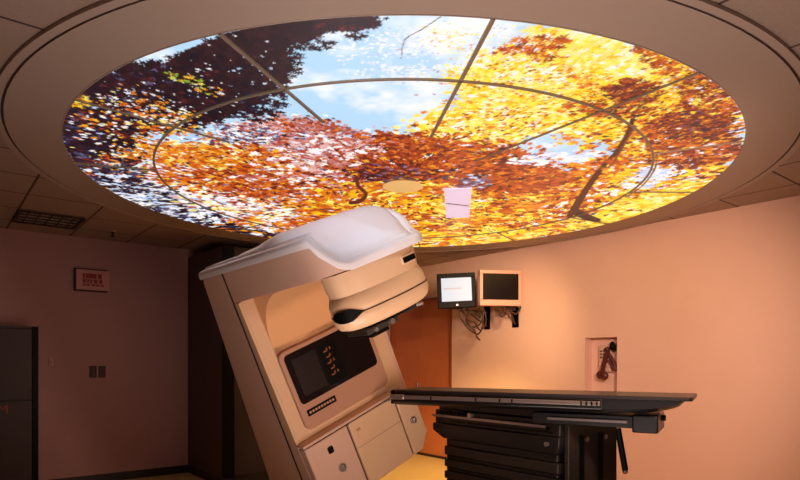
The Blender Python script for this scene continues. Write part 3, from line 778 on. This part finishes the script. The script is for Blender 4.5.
g('panel_line', slab([(-.12, -.315), (.29, -.315), (.29, -.309), (-.12, -.309)], .079, .0812), 'bezel', smooth=0)
# stand behind the gantry, upright, on the floor
SM = Matrix(((lV.x, -aV.x, 0, GO.x), (lV.y, -aV.y, 0, GO.y), (0, 0, 1, 0), (0, 0, 0, 1)))
def st(name, bm, m, **k):
    o = obj(name, bm, m, **k); o.parent = gan; o.matrix_parent_inverse = gan.matrix_world.inverted(); o.matrix_basis = SM; return o
st('stand', Bx(-.06, .46, .70, 1.15, 0, 1.85), 'pink', bevel=.02)
st('bearing', cyl(nb(), (.15, .45, 1.185), (.15, .72, 1.185), .30, n=40), 'mech')

# ------------------------------------------------------------------ treatment couch
ang = math.atan2(-.489, .872)
F0 = Vector((-.05, 4.13, 0)); cdir = Vector((.872, -.489, 0)); cper = Vector((.489, .872, 0))
cb_c = Vector((.995, 3.7, 0))-aV*.55+lV*.32
couch = empty('treatment_couch', Matrix.Translation(cb_c), 'long black treatment couch on a dark stepped pedestal', 'couch')
bpy.context.view_layer.update()
CM = Matrix(((cdir.x, cper.x, 0, F0.x), (cdir.y, cper.y, 0, F0.y), (0, 0, 1, 0), (0, 0, 0, 1)))
PM = Matrix(((-aV.x, lV.x, 0, .995), (-aV.y, lV.y, 0, 3.7), (0, 0, 1, 0), (0, 0, 0, 1)))   # x goes away along the base's long side
def cc(name, bm, m, mt=CM, **k):
    o = obj(name, bm, m, **k); o.parent = couch; o.matrix_parent_inverse = couch.matrix_world.inverted(); o.matrix_basis = mt; return o
TZ = 1.262; CW = .50
top = []
for x in (0, .012, .06, 1.2, 1.30):
    top.append((x, 0))
outl = rrect(0, 1.87, 0, CW, .03)
cc('couch_top', prism(outl, TZ-.022, TZ, lambda p, h: (p[0], p[1], h)), 'couchtop', bevel=.004)
cc('couch_top_frame', loft([[(x, y, z) for y, z in ((.0, TZ-.022), (CW, TZ-.022), (CW, TZ-.085), (CW-.03, TZ-.105), (.03, TZ-.105), (.0, TZ-.085))] for x in (.0, 1.40)]), 'couch', bevel=.006)
# curved belly under the end insert
bl = []
for k in range(15):
    t = k/14; x = 1.40+.43*t; dep = .022+.085*math.sqrt(max(0, 1-t**2.2))
    bl.append([(x, y, z) for y, z in ((.01, TZ-.021), (CW-.01, TZ-.021), (CW-.01, TZ-dep*.75), (CW-.06, TZ-dep), (.06, TZ-dep), (.01, TZ-dep*.75))])
cc('head_insert', loft(bl), 'couch', smooth=50)
rl = cc('side_rail', Bx(.02, 1.39, -.022, -.002, TZ-.062, TZ-.036), 'rail', bevel=.004)
cc('side_rail', Bx(.02, 1.39, CW+.002, CW+.022, TZ-.062, TZ-.036), 'rail', bevel=.004)
for x in (.30, .62, .78, .86, 1.28, 1.31, 1.34, 1.37):
    cc('rail_mark', Bx(x, x+.010, -.024, -.021, TZ-.060, TZ-.038), 'black', smooth=0)
cc('end_grip', box(nb(), -.012, .10, -.028, -.0, TZ-.066, TZ-.032), 'metal', bevel=.006)
cc('end_cap', Bx(-.02, .0, -.0, CW, TZ-.10, TZ-.002), 'black', bevel=.008)
# upper carriage, aligned with the base
Z1 = TZ-.106
cc('slide_plate', Bx(.02, 1.14, .02, .60, 1.09, Z1-.001), 'mech', PM, bevel=.006)
uc = cc('carriage', Bx(.0, 1.16, .0, .64, .985, 1.089), 'mech', PM, bevel=.008)
cc('carriage_lower', loft([[(x, y, z) for x, y in ((x0, y0), (x1, y0), (x1, y1), (x0, y1))] for x0, x1, y0, y1, z in ((0, 1.18, -.01, .64, .984), (0, 1.18, -.01, .64, .93), (.03, 1.08, .01, .62, .87))]), 'mech', PM, bevel=.008)
cc('carriage_rail', Bx(.10, 1.17, -.022, -.010, 1.035, 1.052), 'rail', PM, smooth=0)
cc('slot_line', Bx(.05, .98, -.006, -.001, 1.004, 1.012), 'black', PM, smooth=0)
kb = nb()
for i in range(7): box(kb, .80+i*.045, .825+i*.045, -.016, -.001, 1.06, 1.085)
cc('control_buttons', kb, 'black', PM, bevel=.002)
cc('control_knob', cyl(nb(), (.76, -.001, 1.068), (.76, -.035, 1.068), .018), 'metal', PM)
cc('bolt', cyl(nb(), (.09, -.011, .935), (.09, -.025, .935), .015), 'metal', PM)
cc('bolt', cyl(nb(), (.09, -.001, 1.03), (.09, -.012, 1.03), .012), 'black', PM)
# pedestal of stepped bands
zt = .869
bands = [(.055, .012), (.07, .0), (.03, .012), (.06, .0), (.03, .012), (.06, .0), (.03, .012), (.06, .0), (.03, .012), (.06, .0), (.03, .012), (.06, .0), (.03, .012), (.06, .0), (.03, .012), (.07, .0)]
for i, (h_, ins) in enumerate(bands):
    if zt-h_ < .06: break
    cc('bellows_fold', Bx(.03+ins, 1.08-ins, .02+ins, .60-ins, zt-h_+.001, zt), 'mech2' if ins == 0 else 'mech', PM, bevel=.008)
    zt -= h_
cc('pedestal_core', Bx(.12, .99, .12, .52, .04, zt), 'mech', PM, smooth=0)
cc('base_plate', Bx(-.15, 1.25, -.12, .75, 0, .045), 'metal', PM, bevel=.01)
# short side: plates, struts and the cross slide arm
cc('end_plate', Bx(-.035, -.001, .04, .58, .60, 1.08), 'mech2', PM, bevel=.006)
for y in (.15, .36):
    cc('end_bracket', Bx(-.06, -.036, y, y+.02, .55, .99), 'black', PM, smooth=0)
    cc('end_bolt', cyl(nb(), (-.036, y+.07, .96), (-.05, y+.07, .96), .016), 'metal', PM)
cc('end_strut', tube(nb(), [(-.03, .60, 1.0), (-.06, .64, .72)], .022), 'black', PM)
cc('strut_foot', ball(nb(), (-.06, .64, .71), .02, .02, .02), 'metal', PM)
# arm under the top reaching to the head end
A1 = nb(); box(A1, .95, 1.57, .12, .40, 1.065, 1.140); cc('cross_arm', A1, 'couch', CM, bevel=.008)
cc('arm_rail', Bx(1.05, 1.52, .105, .119, 1.095, 1.11), 'rail', CM, smooth=0)
cc('arm_end_box', Bx(1.55, 1.69, .08, .44, 1.045, 1.150), 'couch', CM, bevel=.01)
cc('arm_end_knob', cyl(nb(), (1.69, .30, 1.12), (1.71, .30, 1.12), .018), 'black', CM)

# ------------------------------------------------------------------ light
def area(name, loc, target, size, energy, rgb, spread=180):
    ld = bpy.data.lights.new(name, 'AREA'); ld.energy = energy; ld.color = rgb; ld.size = size; ld.spread = math.radians(spread)
    o = bpy.data.objects.new(name, ld); COL.objects.link(o); o.location = loc
    o.rotation_euler = (Vector(target)-Vector(loc)).to_track_quat('-Z', 'Y').to_euler(); return o
def spot(name, loc, target, energy, rgb, cone, blend=.6, rad=.15):
    ld = bpy.data.lights.new(name, 'SPOT'); ld.energy = energy; ld.color = rgb; ld.spot_size = math.radians(cone); ld.spot_blend = blend; ld.shadow_soft_size = rad
    o = bpy.data.objects.new(name, ld); COL.objects.link(o); o.location = loc
    o.rotation_euler = (Vector(target)-Vector(loc)).to_track_quat('-Z', 'Y').to_euler(); return o
spot('warm_spot_right', (1.6, 2.0, 2.3), (2.0, 8.4, 1.0), 540, (1.0, .63, .46), 75, .8, .2)
spot('warm_fill_door', (1.3, 5.2, 2.7), (.75, 8.6, 1.3), 240, (1.0, .68, .38), 72, .9, .15)  # added unseen lamp, brightens the door and the wall beside it
spot('warm_spot_floor', (.6, 5.9, 2.75), (.55, 7.6, 0), 420, (1.0, .68, .22), 64, .7, .1)
spot('warm_spot_gantry', (2.4, 1.0, .9), (-.25, 3.9, 1.35), 185, (1.0, .66, .50), 40, .8, .25)
spot('hood_fill', (-.9, 1.2, 2.8), (-.05, 3.4, 2.4), 190, (.98, .88, .96), 34, .8, .2)  # added lamp out of view, lifts the white hood from above
area('ceiling_fill', (.3, 2.0, .15), (.2, 3.2, 2.9), 1.6, 46, (1.0, .82, .74), 140)  # added up-light near the floor, out of view, brightens ceiling and ring
wd = bpy.data.worlds.new('world'); SC.world = wd; wd.use_nodes = True
wd.node_tree.nodes['Background'].inputs[0].default_value = (.5, .3, .22, 1); wd.node_tree.nodes['Background'].inputs[1].default_value = .1
SC.view_settings.view_transform = 'Standard'; SC.view_settings.look = 'None'
SC.cycles.max_bounces = 6
